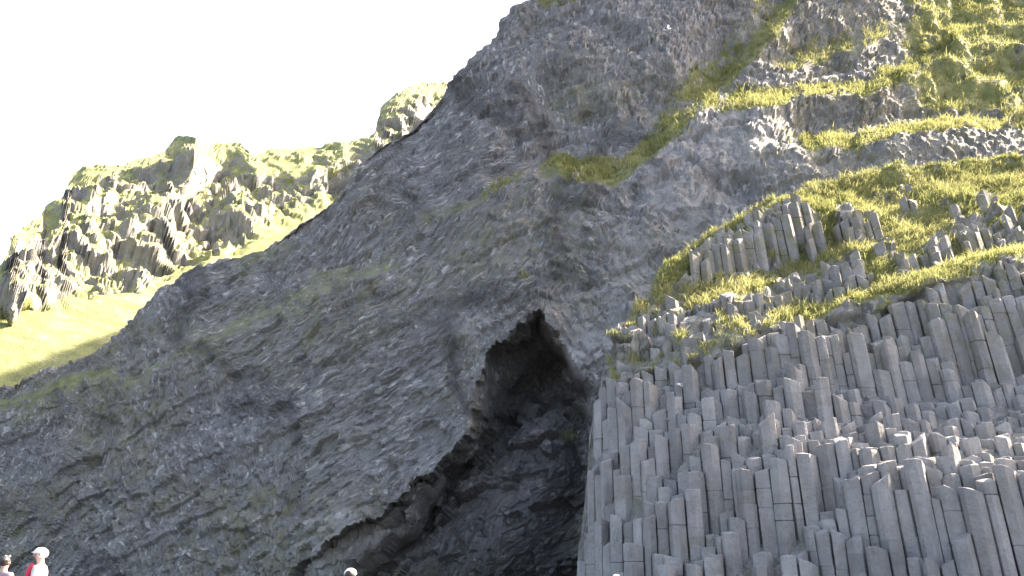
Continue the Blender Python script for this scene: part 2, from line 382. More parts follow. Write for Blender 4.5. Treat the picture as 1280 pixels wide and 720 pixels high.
def column_material():
    m, nt, out = nodes('column_basalt'); b = NB(nt)
    oi = b.n('ShaderNodeAttribute', attribute_name='tone')
    v = b.n('ShaderNodeVectorMath', operation='MULTIPLY'); b.l(b.co, v.inputs[0]); v.inputs[1].default_value = (1, 1, .35)
    n1 = b.noise(1.1, 7, .65, v.outputs[0])
    base = b.ramp(n1, [(.3, (.215, .209, .209)), (.5, (.285, .278, .275)), (.7, (.37, .36, .35))])
    tone = b.mapr(oi.outputs['Fac'], 0, 1, .74, 1.2)
    cb = b.n('ShaderNodeCombineColor'); [b.l(tone, cb.inputs[i]) for i in range(3)]
    base = b.mix(1, base, cb.outputs[0], 'MULTIPLY')
    pit = b.mapr(b.noise(7, 4, .7), .60, .72)
    base = b.mix(b.math('MULTIPLY', pit, .5), base, (.14, .13, .13))
    li = b.math('MULTIPLY', b.mapr(b.noise(2.3, 6, .75), .56, .66), b.mapr(b.noise(.3, 3), .42, .6), clamp=True)
    base = b.mix(b.math('MULTIPLY', li, .55), base, (.27, .25, .17))
    st = b.mapr(b.noise(.9, 6, .7), .5, .68)
    base = b.mix(b.math('MULTIPLY', st, .55), base, (.20, .185, .155))
    st2 = b.mapr(b.noise(2.6, 6, .75, v.outputs[0]), .56, .68)
    base = b.mix(b.math('MULTIPLY', st2, .5), base, (.13, .125, .125))
    sepz = b.n('ShaderNodeSeparateXYZ'); b.l(b.co, sepz.inputs[0])
    up = b.mapr(sepz.outputs[2], 7.5, 12.5)
    gm = b.math('MULTIPLY', b.mapr(b.noise(1.6, 6, .7), .44, .60), b.math('MULTIPLY', up, .8), clamp=True)
    base = b.mix(gm, base, (.19, .18, .10))
    bs = b.n('ShaderNodeBsdfPrincipled'); b.l(base, bs.inputs['Base Color']); bs.inputs['Roughness'].default_value = .8
    bs.inputs['Specular IOR Level'].default_value = .3
    hgt = b.math('ADD', b.noise(2.2, 8, .62), b.math('MULTIPLY', b.noise(16, 5, .7, v.outputs[0]), .35))
    b.l(b.bump(hgt, .16, .9), bs.inputs['Normal']); b.l(bs.outputs[0], out.inputs[0])
    return m
mat_col = column_material()

def grass_material(name, c1, c2, c3):
    m, nt, out = nodes(name); b = NB(nt)
    a = b.n('ShaderNodeAttribute', attribute_name='tone')
    col = b.ramp(a.outputs['Fac'], [(0, c1), (.55, c2), (1, c3)])
    col = b.mix(b.mapr(b.noise(.5, 4, .6), .4, .65, 0, .5), col, c3)
    d = b.n('ShaderNodeBsdfDiffuse'); b.l(col, d.inputs[0])
    t = b.n('ShaderNodeBsdfTranslucent'); b.l(b.mix(.5, col, (.36, .38, .14)), t.inputs[0])
    mx = b.n('ShaderNodeMixShader'); mx.inputs[0].default_value = .45; b.l(d.outputs[0], mx.inputs[1]); b.l(t.outputs[0], mx.inputs[2])
    b.l(mx.outputs[0], out.inputs[0]); return m
mat_grass = grass_material('grass_blades', (.12, .14, .055), (.245, .26, .105), (.42, .38, .20))

def simple(name, col, rough=.8, var=.25, scale=20):
    m, nt, out = nodes(name); b = NB(nt)
    c = b.mix(b.noise(scale, 5, .6), [x*(1-var) for x in col], [min(1, x*(1+var)) for x in col])
    bs = b.n('ShaderNodeBsdfPrincipled'); b.l(c, bs.inputs['Base Color']); bs.inputs['Roughness'].default_value = rough
    b.l(b.bump(b.noise(scale*3, 4), .004), bs.inputs['Normal']); b.l(bs.outputs[0], out.inputs[0]); return m

# ------------------------------------------------------------------ displacement of the three rock sheets
def grain_weights(PX, PY):
    PX, PY = PX + fbm(PX/60, PY/60, PX*0, 3, 811)*45, PY + fbm(PX/60, PY/60, PX*0, 3, 822)*45
    c = [(850, 60, 150, 0), (720, 60, 120, 0), (960, 180, 120, 0), (1100, 150, 150, 0), (560, 220, 120, 3), (430, 300, 120, 1), (250, 560, 140, 2), (150, 640, 120, 2),
         (640, 300, 110, 1), (760, 330, 90, 2), (820, 230, 80, 2), (430, 520, 120, 3), (620, 420, 70, 2), (560, 620, 80, 1), (60, 560, 90, 0), (330, 420, 90, 3), (700, 620, 80, 3), (440, 700, 60, 0), (100, 700, 120, 1)]
    W = np.zeros(PX.shape + (4,)) + .02
    for x, y, r, k in c: W[..., k] += np.exp(-(((PX-x)**2 + (PY-y)**2) / r**2))
    W = W ** 5
    return W / W.sum(-1, keepdims=True)
def slope_up(P):
    n = gnormal(P); n[n[..., 1] > 0] *= 1
    return np.abs(n[..., 2])
def disp_main(P, N, PX, PY):
    X, Y, Z = P[..., 0], P[..., 1], P[..., 2]
    W = grain_weights(PX, PY)
    G = samp(MG, PX, PY); cv = samp(np.where(cin, 1.0, 0.0), PX, PY)
    wob = fbm(X/3, Y/3, Z/3, 3, 5) * .5
    fib = sum(W[..., i] * fibre(X + wob, Y, Z + wob, ANG[i], .42, 2.6, 40+i) for i in range(4))
    big = fbm(X/8, Y/8, Z/8, 3, 3) * .9 - np.abs(fbm(X/3.2, Y/3.2, Z/2.4, 3, 8)) * .45
    cv1, ce = cells(X/1.5+wob, Y/1.5, Z/1.1+wob, 21)
    cv2, ce2 = cells(X/.55, Y/.55, Z/.5, 27)
    rock = big + fib * .24 + (cv1-.5) * (.20 + .8*cv) + (cv2-.5) * (.10 + .15*cv) + fbm(X/.5, Y/.5, Z/.5, 2, 66) * .12
    # overhanging scarps scattered across the face, following the bedding
    b1 = fbm((X*.9+Z*.5)/5, Y/5, (Z-.5*X)/1.6, 3, 71)
    rock = rock - 0.28 * ss(.2, .28, b1) * (1-cv)
    hill = ss(1090, 1180, PX) * (1 - ss(130, 190, PY))
    soft = big * .35 + fbm(X/1.2, Y/1.2, Z/1.2, 3, 12) * .28 + hill * (fbm(X/2.2, Y/2.2, Z/2.2, 2, 14) * .9 + np.abs(fbm(X/4, Y/4, Z/4, 2, 15)) * 1.6)
    g = ss(.25, .7, G + fbm(X/1.0, Y/1.0, Z/1.0, 3, 18)*.5) * (G > .08)
    d = rock * (1-g) + soft * g
    P = P + N * d[..., None]
    su = slope_up(P)
    g2 = np.clip(np.maximum(G * 1.1 - .45 * (su < .16) * (1-hill), 0), 0, 1)
    mask = np.stack([g2, samp(ML, PX, PY), samp(MO, PX, PY), samp(MCAVE, PX, PY)], -1)
    return P, mask, W
def disp_butt(P, N, PX, PY):
    X, Y, Z = P[..., 0], P[..., 1], P[..., 2]
    G = samp(AG, PX, PY); bl = samp(below, PX, PY)
    W = np.zeros(PX.shape + (4,)); W[..., 0] = .7; W[..., 2] = .3
    cv1, ce = cells(X/.6, Y/.6, Z/1.0, 121)
    cv2, ce2 = cells(X/1.6, Y/1.6, Z/1.1, 125)
    rock = fbm(X/3, Y/3, Z/3, 3, 103)*.5 + (cv1-.5)*.42*ss(0, .15, ce) + (cv2-.5)*.7
    soft = fbm(X/2.2, Y/2.2, Z/2.2, 3, 106)*.5 + fbm(X/.6, Y/.6, Z/.6, 2, 108)*.14
    g = ss(.3, .6, G)
    P = P + N * (((rock*(1-g)) + soft*g) * (1 - .6*bl))[..., None]
    mask = np.stack([G, G*0 + .35, G*0 + .6, G*0], -1)
    return P, mask, W
def disp_hill(P, N, PX, PY):
    X, Y, Z = P[..., 0], P[..., 1], P[..., 2]
    r = samp(HR, PX, PY)
    W = np.zeros(PX.shape + (4,)); W[..., 0] = .6; W[..., 1] = .4
    a = fbm(X/26, Y/26, Z/22, 4, 203)
    sp = fbm(X/15, Y/15, Z/20, 4, 207)
    sp = sp * 2.6; terr = np.floor(sp) + ss(.6, .95, sp - np.floor(sp))
    cv, ce = cells(X/5, Y/5, Z/6, 221); c2, _ = cells(X/1.9, Y/1.9, Z/2.4, 225)
    rock = a*5 + terr*2.3 + (cv-.5)*2.2 + (c2-.5)*1.1 + fbm(X/1.2, Y/1.2, Z/1.2, 2, 230)*.8
    soft = a*2.2 + fbm(X/6, Y/6, Z/6, 3, 233)*.5
    sel = ss(-.30, .05, fbm(X/16, Y/16, Z/10, 4, 241) + .15)
    k = r * (.25 + .75*sel)
    fade = .25 + .75*ss(0, 40, PY - np.interp(PX, [p[0] for p in hs], [p[1] for p in hs]))
    P = P + N * ((rock*k + soft*(1-k))*fade)[..., None]
    n = gnormal(P); su = np.abs(n[..., 2])
    G = np.clip(ss(.2, .42, su) + (1-r), 0, 1)
    G = np.maximum(G * (1 - .25*r*sel), (1-r)) + .0
    mask = np.stack([G, G*0+.55*r, G*0+.55*r, G*0], -1)
    return P, mask, W

def add_sheet(name, res, mat, label):
    P, PX, PY, M, W = res
    h, w = P.shape[:2]
    Fq = grid_faces(h, w)
    me = mesh_np(name, P.reshape(-1, 3), Fq, mat, smooth=False)
    attr(me, 'mask', M.reshape(-1, 4)); attr(me, 'grain', W.reshape(-1, 4))
    o = link(name, me); o['kind'] = 'structure'; o['label'] = label
    return o
sil = [(-500, 560), (-100, 500), (0, 482), (40, 474), (75, 463), (112, 448), (150, 416), (200, 366), (240, 338), (290, 322), (330, 305), (360, 280), (400, 258), (430, 228), (450, 196), (500, 160), (560, 112), (590, 78), (615, 58), (630, 30), (650, 14), (672, 0), (720, -22), (800, -70), (900, -140), (1100, -230), (1280, -130), (1360, -40), (1500, 90), (1900, 250)]  # unseen ridge at far right shaped low so the sun reaches the columns
MAIN = sheet(MD, MD0, [p[0] for p in sil], [p[1] for p in sil], -480, 1880, 1000, 560, 1000, 60, 90, disp_main)
add_sheet('cliff', MAIN, mat_cliff, 'dark grey basalt cliff with a cave at its foot and green ledges')
BUTT = sheet(AD, AD0, cx_, cy_, 722, 1880, 520, 330, 1030, 24, 6, disp_butt)
add_sheet('rock_slope', BUTT, mat_butt, 'stepped grassy rock slope behind and above the basalt columns')
HILL = sheet(HD, HD0, [p[0] for p in hs], [p[1] for p in hs], -480, 1000, 620, 330, 620, 30, 120, disp_hill)
add_sheet('hill', HILL, mat_hill, 'sunlit craggy hillside with yellow green meadow behind the cliff')

# ------------------------------------------------------------------ ground
def gz(X, Y): return .27 * ss(6, 16, Y) + .55 * ss(20, 34, Y) + 0*X
gx = np.concatenate([-np.geomspace(4000, 60, 18), np.linspace(-55, 55, 160), np.geomspace(60, 4000, 18)])
gy = np.concatenate([-np.geomspace(4000, 60, 18), np.linspace(-55, 75, 190), np.geomspace(80, 4000, 18)])
XX, YY = np.meshgrid(gx, gy)
near = (np.abs(XX) < 58) & (np.abs(YY) < 76)
ZZ = gz(XX, YY) + near * (fbm(XX/5, YY/5, XX*0, 3, 300)*.05 + fbm(XX/.9, YY/.9, XX*0, 2, 305)*.015)
mg, nt, out = nodes('black_beach'); b = NB(nt)
vv = b.voro(9, 'F1', out='Color'); se = b.n('ShaderNodeSeparateColor'); b.l(vv, se.inputs[0])
gc = b.ramp(se.outputs[0], [(0, (.03, .03, .034)), (.6, (.075, .074, .078)), (1, (.16, .155, .15))])
gc = b.mix(b.mapr(b.noise(.4, 4), .4, .6), gc, (.04, .04, .044))
bs = b.n('ShaderNodeBsdfPrincipled'); b.l(gc, bs.inputs['Base Color']); bs.inputs['Roughness'].default_value = .7
b.l(b.bump(b.voro(9), .05), bs.inputs['Normal']); b.l(bs.outputs[0], out.inputs[0])
go = link('ground', mesh_np('ground', np.stack([XX, YY, ZZ], 2).reshape(-1, 3), grid_faces(*XX.shape), mg))
go['kind'] = 'structure'; go['label'] = 'black pebble beach in front of the cliff'

# ------------------------------------------------------------------ basalt columns
SP = .505
ZR = 7.0
def lean(X): return np.interp(X, [3, 8, 16, 24], [.0, .05, .15, .19])      # metres of x per metre of height
cellsXY = []
ny = 0; y = 26.6
while y < 50:
    x = -2 + (SP*.5 if ny % 2 else 0)
    while x < 30:
        big = 1.0
        cellsXY.append((x + rnd.uniform(-.14, .14), y + rnd.uniform(-.12, .12))); x += SP
    y += SP * .866; ny += 1
CXY = np.array(cellsXY)
# height of the terraces under each cell
zs = np.arange(-1, 26, .12)
Xc, Yc = CXY[:, 0], CXY[:, 1]
K = lean(Xc)
tw = fbm(Xc/1.4, Xc*0+.5, Xc*0, 3, 409)*1.0
Yq = np.floor((Yc + tw)/1.45)*1.45 - tw + .5
Yq = np.where(Yc < 36, .72*Yq + .28*Yc, Yc)
Xz = Xc[:, None] + K[:, None] * (ZR - zs[None])
pxz, pyz = proj(Xz, Yq[:, None] + 0*Xz, zs[None] + 0*Xz)
dz = samp(ADc, pxz, pyz) - Yq[:, None]               # >0: cell lies in front of the surface there -> above ground
first = np.argmax(dz > 0, 1); has = (dz > 0).any(1)
Hc = np.where(has, zs[first], 99)
pxt, pyt = proj(Xc + K*(ZR-Hc), Yc, Hc)
clt = np.interp(pxt, cx_, cy_); zlt = np.interp(pxt, [p[0] for p in colzone], [p[1] for p in colzone])
clump = fbm(Xc/1.6, Yc/1.6, Xc*0, 2, 401); clump2 = fbm(Xc/4, Yc/4, Xc*0, 2, 405)
def voronoi_cell(i):
    p = CXY[i]; poly = [(-.6, -.6), (.6, -.6), (.6, .6), (-.6, .6)]
    d = CXY - p; m = np.where((np.abs(d[:, 0]) < 1.3) & (np.abs(d[:, 1]) < 1.3))[0]
    for j in m:
        if j == i: continue
        dx, dy = d[j]; h = (dx*dx + dy*dy) / 2 ; L = math.hypot(dx, dy)
        h -= .011 * L
        new = []
        for a, b_ in zip(poly, poly[1:] + poly[:1]):
            fa = a[0]*dx + a[1]*dy - h; fb = b_[0]*dx + b_[1]*dy - h
            if fa <= 0: new.append(a)
            if (fa < 0 < fb) or (fb < 0 < fa):
                t = fa / (fa - fb); new.append((a[0] + (b_[0]-a[0])*t, a[1] + (b_[1]-a[1])*t))
        poly = new
        if len(poly) < 3: return None
    out = []
    for q in poly:
        if not out or math.hypot(q[0]-out[-1][0], q[1]-out[-1][1]) > .05: out.append(q)
    return out if len(out) >= 3 else None
def column_mesh(poly, cx, cy, k, ztop, zbot, r, tiltmag, rough, short):
    # chamfered outline
    n = len(poly); ring = []
    for i in range(n):
        p, a, c = poly[i], poly[i-1], poly[(i+1) % n]
        for q in (a, c):
            L = math.hypot(q[0]-p[0], q[1]-p[1]); t = min(.014 / L, .3)
            ring.append((p[0] + (q[0]-p[0])*t, p[1] + (q[1]-p[1])*t))
    m = len(ring); V = []; Fc = []
    tx, ty = r.uniform(-tiltmag, tiltmag), r.uniform(-tiltmag, tiltmag*.4)
    corner = [r.choice((0, 0, 0, r.uniform(.03, rough))) for _ in range(n)]
    ux, uy = r.uniform(-.012, .012), r.uniform(-.012, .012)
    zsr = []; z = ztop; jx = jy = 0; off = [(0, 0)]
    levels = [(ztop, 0.0, 0, 0, 0)]; st_ = 0
    while z > zbot:
        seg = r.uniform(.35, 1.5); z2 = z - seg
        if z2 < zbot + .2: z2 = zbot
        sc_ = 1 + r.uniform(-.03, .012)
        mid = (z + z2) / 2
        st_ = r.gauss(0, .09); levels.append((z - .02, sc_, jx, jy, st_)); levels.append((mid, sc_, jx, jy, st_))
        levels.append((z2 + .018, 1 + r.uniform(-.035, .0), jx, jy, st_))
        gr = r.choice((.0, .02, .08, .14))
        levels.append((z2, 1 - gr, jx, jy, -.5 if gr > .05 else st_))
        if r.random() < .5: jx += r.uniform(-.022, .022); jy += r.uniform(-.022, .022)
        z = z2 - .014
    tb = 1 - r.uniform(.0, .05)
    def pt(q, z, s, ox, oy):
        return (cx + q[0]*s + ox + k*(ZR - z) + ux*(ztop-z), cy + q[1]*s + oy + uy*(ztop-z), z)
    # cap: centre, inner ring, rim
    V.append(pt((0, 0), ztop + r.uniform(-.02, .05), 1, 0, 0))
    for s, dz_ in ((.9, 0), (.985, -.014)):
        for i, q in enumerate(ring):
            zz = ztop + dz_ + q[0]*tx + q[1]*ty - corner[i//2]*(1 if s > .9 else .55)
            p = pt(q, zz, s*tb, 0, 0); V.append(p)
    base_i = 1
    for i in range(m): Fc.append((0, 1+i, 1+(i+1) % m))
    for i in range(m):
        j = (i+1) % m; Fc.append((1+i, 1+m+i, 1+m+j, 1+j))
    prev = 1+m
    low = ztop - .05 - abs(tx)*.3 - abs(ty)*.3 - max(corner)
    T = [0] * len(V)
    for (z, s, ox, oy, tv) in levels[1:]:
        if z > low: continue
        st = len(V); f = 1 - (1-tb) * max(0, 1 - (ztop-z)/.8)
        for q in ring: V.append(pt(q, z, s*f, ox, oy)); T.append(tv)
        for i in range(m):
            j = (i+1) % m; Fc.append((prev+i, st+i, st+j, prev+j))
        prev = st
    return V, Fc, T
columns = []
order = np.where(has & (Hc > .0) & (Hc < 24))[0]
for i in order:
    px_, py_ = pxt[i], pyt[i]
    if py_ < clt[i] + 6 or px_ < 726 or px_ > 1500: continue
    up = py_ < zlt[i]
    r = random.Random(int(i)*13+5)
    h = Hc[i]
    if up:
        wall = 862 < px_ < 1005 and py_ < clt[i] + 34
        agv = float(samp(AG, px_, py_ + 6))
        if not wall and (py_ < clt[i] + 14 or agv > .45 or (850 < px_ < 1005 and py_ < clt[i] + 70)): continue
        ztop = h + (.25 + r.gauss(0, .1) if wall else -.22 - .6*agv + r.gauss(0, .17) + .3*clump[i])
        zbot = ztop - 3.5; tilt = .7; rough = .45
    else:
        ztop = h + r.gauss(0, .13) + clump[i]*.4
        if r.random() < .03: ztop += r.uniform(.3, .8)
        if r.random() < .12: ztop -= r.uniform(.4, 1.2)
        zbot = -.4 if Yc[i] < 33 else ztop - 6; tilt = .28; rough = .16
        if r.random() < .3: tilt = .6; rough = .26
    ztop = max(ztop, .35)
    poly = voronoi_cell(i)
    if not poly: continue
    if up: poly = [(q[0]*r.uniform(.8, 1.0), q[1]*r.uniform(.8, 1)) for q in poly]
    V, Fc, T = column_mesh(poly, Xc[i], Yc[i], K[i], ztop, max(zbot, -.4), r, tilt, rough, up)
    tb_ = .5 - .22*bool(up) + r.gauss(0, .2)
    columns.append(dict(i=int(i), V=V, F=Fc, z=ztop, T=[min(1, max(0, tb_ + q)) for q in T], up=bool(up), tilt=0))
print('columns', len(columns))

# which columns show, and how large: look from the camera
tris = []; owner = []; allV = []; o0 = 0
for ci, c in enumerate(columns):
    allV += c['V']
    for f in c['F']:
        tris.append(tuple(a + o0 for a in f)); owner.append(ci)
    o0 += len(c['V'])
sub = BUTT[0][::2, ::2]; hb, wb = sub.shape[:2]
allV += [tuple(p) for p in sub.reshape(-1, 3)]
for f in grid_faces(hb, wb): tris.append(tuple(int(a) + o0 for a in f)); owner.append(-1)
bvh = BVHTree.FromPolygons(allV, tris)
seen = {}
for yy in range(196, 720, 3):
    for xx in range(722, 1280, 3):
        a, b_ = (xx - 640)/F, (360 - yy)/F
        d = Vector((a, cP - b_*sP, sP + b_*cP)).normalized()
        hit = bvh.ray_cast(Vector((0, 0, CZ)), d)
        if hit[2] is not None and owner[hit[2]] >= 0:
            s = seen.setdefault(owner[hit[2]], [0, 9999, 9999, -1, -1, 0.0]); s[0] += 1
            s[1] = min(s[1], xx); s[2] = min(s[2], yy); s[3] = max(s[3], xx); s[4] = max(s[4], yy); s[5] += xx
print('columns seen', len(seen))
ranked = sorted(seen, key=lambda c: -seen[c][0])
single = ranked[:298]
# describe: nearest landmark words + position in a tier (counted over all visible columns)
def tier(c):
    s = seen[c]; return int((s[2] - 200) // 26)
tiers = {}
for c in seen:
    if seen[c][0] >= 4: tiers.setdefault(tier(c), []).append(c)
tnames = {}
allt = sorted(tiers, reverse=True)
ORD = ['lowest', 'second', 'third', 'fourth', 'fifth', 'sixth', 'seventh', 'eighth', 'ninth', 'tenth', 'eleventh', 'twelfth', 'thirteenth', 'fourteenth', 'fifteenth', 'sixteenth', 'seventeenth', 'eighteenth', 'nineteenth', 'twentieth', 'twenty-first', 'twenty-second']
def nth(n):
    if 10 <= n % 100 <= 20: return f'{n}th'
    return f"{n}{ {1:'st',2:'nd',3:'rd'}.get(n % 10,'th') }"
me_cache = []
def smoothless(me): pass
def make_col_mesh(name, V, Fc, tones):
    me = bpy.data.meshes.new(name); me.from_pydata(V, [], Fc); me.materials.append(mat_col)
    at = me.attributes.new('tone', 'FLOAT', 'POINT'); at.data.foreach_set('value', np.array(tones, np.float32))
    return me
rank = {}
for t in tiers:
    for k, c in enumerate(sorted(tiers[t], key=lambda c: seen[c][5]/seen[c][0])): rank[c] = (allt.index(t), k + 1, len(tiers[t]))
for c in single:
    cc = columns[c]; s = seen[c]
    t, k, n = rank[c]
    vis = s[4] - s[2]; w = s[3] - s[1]
    size = 'tall' if vis > 75 else 'stubby' if vis < 26 else 'short' if vis < 45 else 'medium'
    wide = 'slender' if w < 17 else 'thick' if w > 27 else ''
    words = ' '.join(x for x in (size, wide, 'lichen-stained' if cc['up'] else 'grey') if x)
    pos = f'{nth(k)} from the left' if k <= n/2 else (f'{nth(n-k+1)} from the right' if n-k else 'rightmost')
    lab = f"{words} basalt column, {pos} among tops in the {ORD[t]} tier up"
    me = make_col_mesh('basalt_column', cc['V'], cc['F'], cc['T'])
    o = bpy.data.objects.new('basalt_column', me); COL.objects.link(o)
    # origin at the foot
    zb = min(v[2] for v in cc['V']); ox, oy = Xc[cc['i']] + K[cc['i']]*(ZR-zb), Yc[cc['i']]
    co = np.array(cc['V']) - np.array([ox, oy, zb]); me.vertices.foreach_set('co', co.astype(np.float32).ravel()); me.update()
    o.location = (ox, oy, zb)
    o['label'] = lab; o['kind'] = 'thing'; o['category'] = 'rock column'; o['group'] = 'basalt columns of the sea cliff'
V, Fc, tn = [], [], []
ssingle = set(single)
for ci, c in enumerate(columns):
    if ci in ssingle: continue
    o0 = len(V); V += c['V']; Fc += [tuple(a+o0 for a in f) for f in c['F']]; tn += c['T']
o = bpy.data.objects.new('basalt_column_mass', make_col_mesh('basalt_column_mass', V, Fc, tn)); COL.objects.link(o)
o['kind'] = 'stuff'; o['label'] = 'small half hidden basalt columns between the larger ones'; o['category'] = 'rock columns'

# ------------------------------------------------------------------ grass blades
def tufts(name, res, count, hmin, hmax, wid, blades, label, gmin=.5, region=None, lean_=(0, 0)):
    P, PX, PY, M, W = res
    n = gnormal(P); up = np.abs(n[..., 2])
    G = M[..., 0]
    w = ss(gmin - .1, gmin + .2, G + .25*fbm(P[..., 0]*1.2, P[..., 1]*1.2, P[..., 2]*1.2, 3, 501)) * (.25 + up)
    du = np.linalg.norm(np.gradient(P, axis=1), axis=2); dv = np.linalg.norm(np.gradient(P, axis=0), axis=2)
    w = w * du * dv
    if region is not None: w = w * region(PX, PY)
    w = w.ravel() / w.sum()
    idx = rng.choice(len(w), count, p=w); h, wd = P.shape[:2]
    i, j = idx // wd, idx % wd; i = np.clip(i, 0, h-2); j = np.clip(j, 0, wd-2)
    a, b_ = rng.random(count)[:, None], rng.random(count)[:, None]
    Q = P[i, j]*(1-a)*(1-b_) + P[i, j+1]*a*(1-b_) + P[i+1, j]*(1-a)*b_ + P[i+1, j+1]*a*b_
    hs_ = (hmin + (hmax-hmin) * rng.random(count)**1.7) * (.75 + .5*np.clip(fbm(Q[:, 0]*.7, Q[:, 1]*.7, Q[:, 2]*.7, 2, 508)+.5, 0, 1))
    tone = np.clip(.45 + .8*fbm(Q[:, 0]*.45, Q[:, 1]*.45, Q[:, 2]*.45, 3, 511) + rng.normal(0, .12, count), 0, 1)
    nb = count * blades
    B = np.repeat(Q, blades, 0) + rng.normal(0, 1, (nb, 3)) * np.array([.07, .07, .0]) * (hmax/.35)
    hh = np.repeat(hs_, blades) * (.6 + .7*rng.random(nb)); tt = np.clip(np.repeat(tone, blades) + rng.normal(0, .1, nb), 0, 1)
    ang = rng.random(nb) * 2*np.pi; wv = np.stack([np.cos(ang), np.sin(ang), 0*ang], 1) * wid * (.6 + .8*rng.random(nb))[:, None]
    la = rng.random(nb) * 2*np.pi; lm = hh * (.25 + .75*rng.random(nb))
    ld = np.stack([np.cos(la)*lm + lean_[0]*hh, np.sin(la)*lm - .35*hh + lean_[1]*hh, 0*la], 1)
    B[:, 2] -= .04
    m1 = B + ld*.35 + np.stack([0*hh, 0*hh, hh*.62], 1); tip = B + ld + np.stack([0*hh, 0*hh, hh*(.95 - .35*rng.random(nb))], 1)
    V = np.stack([B - wv/2, B + wv/2, m1 + wv*.4, m1 - wv*.4, tip], 1).reshape(-1, 3)
    k = np.arange(nb)*5
    Fq = np.concatenate([np.stack([k, k+1, k+2], 1), np.stack([k, k+2, k+3], 1), np.stack([k+3, k+2, k+4], 1)])
    me = mesh_np(name, V, Fq, mat_grass, smooth=False)
    at = me.attributes.new('tone', 'FLOAT', 'POINT'); at.data.foreach_set('value', np.repeat(tt, 5).astype(np.float32))
    o = link(name, me); o['kind'] = 'stuff'; o['label'] = label; o['category'] = 'grass'
    return o
view = lambda X, Y: ((X > 600) & (X < 1420) & (Y > -80) & (Y < 560)).astype(float)
tufts('grass', BUTT, 26000, .12, .42, .035, 7, 'long yellow green grass on the crest and ledges over the columns', .42, view)
tufts('grass', MAIN, 30000, .15, .5, .05, 6, 'sunlit and shaded grass on the upper cliff ledges', .42, view)

# ------------------------------------------------------------------ people
skin_m = simple('skin', (.50, .33, .26), .55, .1); hair_d = simple('dark_hair', (.03, .022, .02), .5, .4, 60)
white_m = simple('white_cloth', (.80, .80, .79), .8, .04); red_m = simple('red_cloth', (.62, .03, .07), .7, .15)
mauve_m = simple('mauve_cloth', (.30, .22, .25), .8, .12); navy_m = simple('navy_cloth', (.04, .045, .07), .8, .2); grey_m = simple('grey_cloth', (.2, .2, .22), .8, .2)
shoe_m = simple('shoe', (.05, .045, .04), .6, .3)
def skinned(name, verts, edges, radii, mat, parent, root=0, lv=2):
    me = bpy.data.meshes.new(name); me.from_pydata(verts, edges, []); o = bpy.data.objects.new(name, me); COL.objects.link(o)
    bpy.context.view_layer.objects.active = o
    md = o.modifiers.new('skin', 'SKIN'); md.use_smooth_shade = True
    for i, r_ in enumerate(radii):
        rr = r_ if isinstance(r_, tuple) else (r_, r_)
        me.skin_vertices[0].data[i].radius = rr
    me.skin_vertices[0].data[root].use_root = True
    sd = o.modifiers.new('sub', 'SUBSURF'); sd.levels = lv; sd.render_levels = lv
    me.materials.append(mat)
    dg = bpy.context.evaluated_depsgraph_get(); ev = bpy.data.meshes.new_from_object(o.evaluated_get(dg))
    o.modifiers.clear(); o.data = ev; ev.name = name
    if not ev.materials: ev.materials.append(mat)
    for p in ev.polygons: p.use_smooth = True
    o.parent = parent
    return o
def ellipsoid(name, c, rad, mat, parent, fn=None, nu=24, nv=16, cut=None):
    V, Fc = [], []
    for j in range(nv+1):
        th = math.pi * j / nv
        for i in range(nu):
            ph = 2*math.pi*i/nu
            v = [math.sin(th)*math.cos(ph), math.sin(th)*math.sin(ph), math.cos(th)]
            if fn: v = fn(*v)
            V.append((c[0]+v[0]*rad[0], c[1]+v[1]*rad[1], c[2]+v[2]*rad[2]))
    for j in range(nv):
        for i in range(nu):
            a = j*nu+i; b_ = j*nu+(i+1) % nu
            Fc.append((a, a+nu, b_+nu, b_))
    me = bpy.data.meshes.new(name); me.from_pydata(V, [], Fc); me.validate(); me.materials.append(mat)
    for p in me.polygons: p.use_smooth = True
    o = bpy.data.objects.new(name, me); COL.objects.link(o); o.parent = parent
    return o
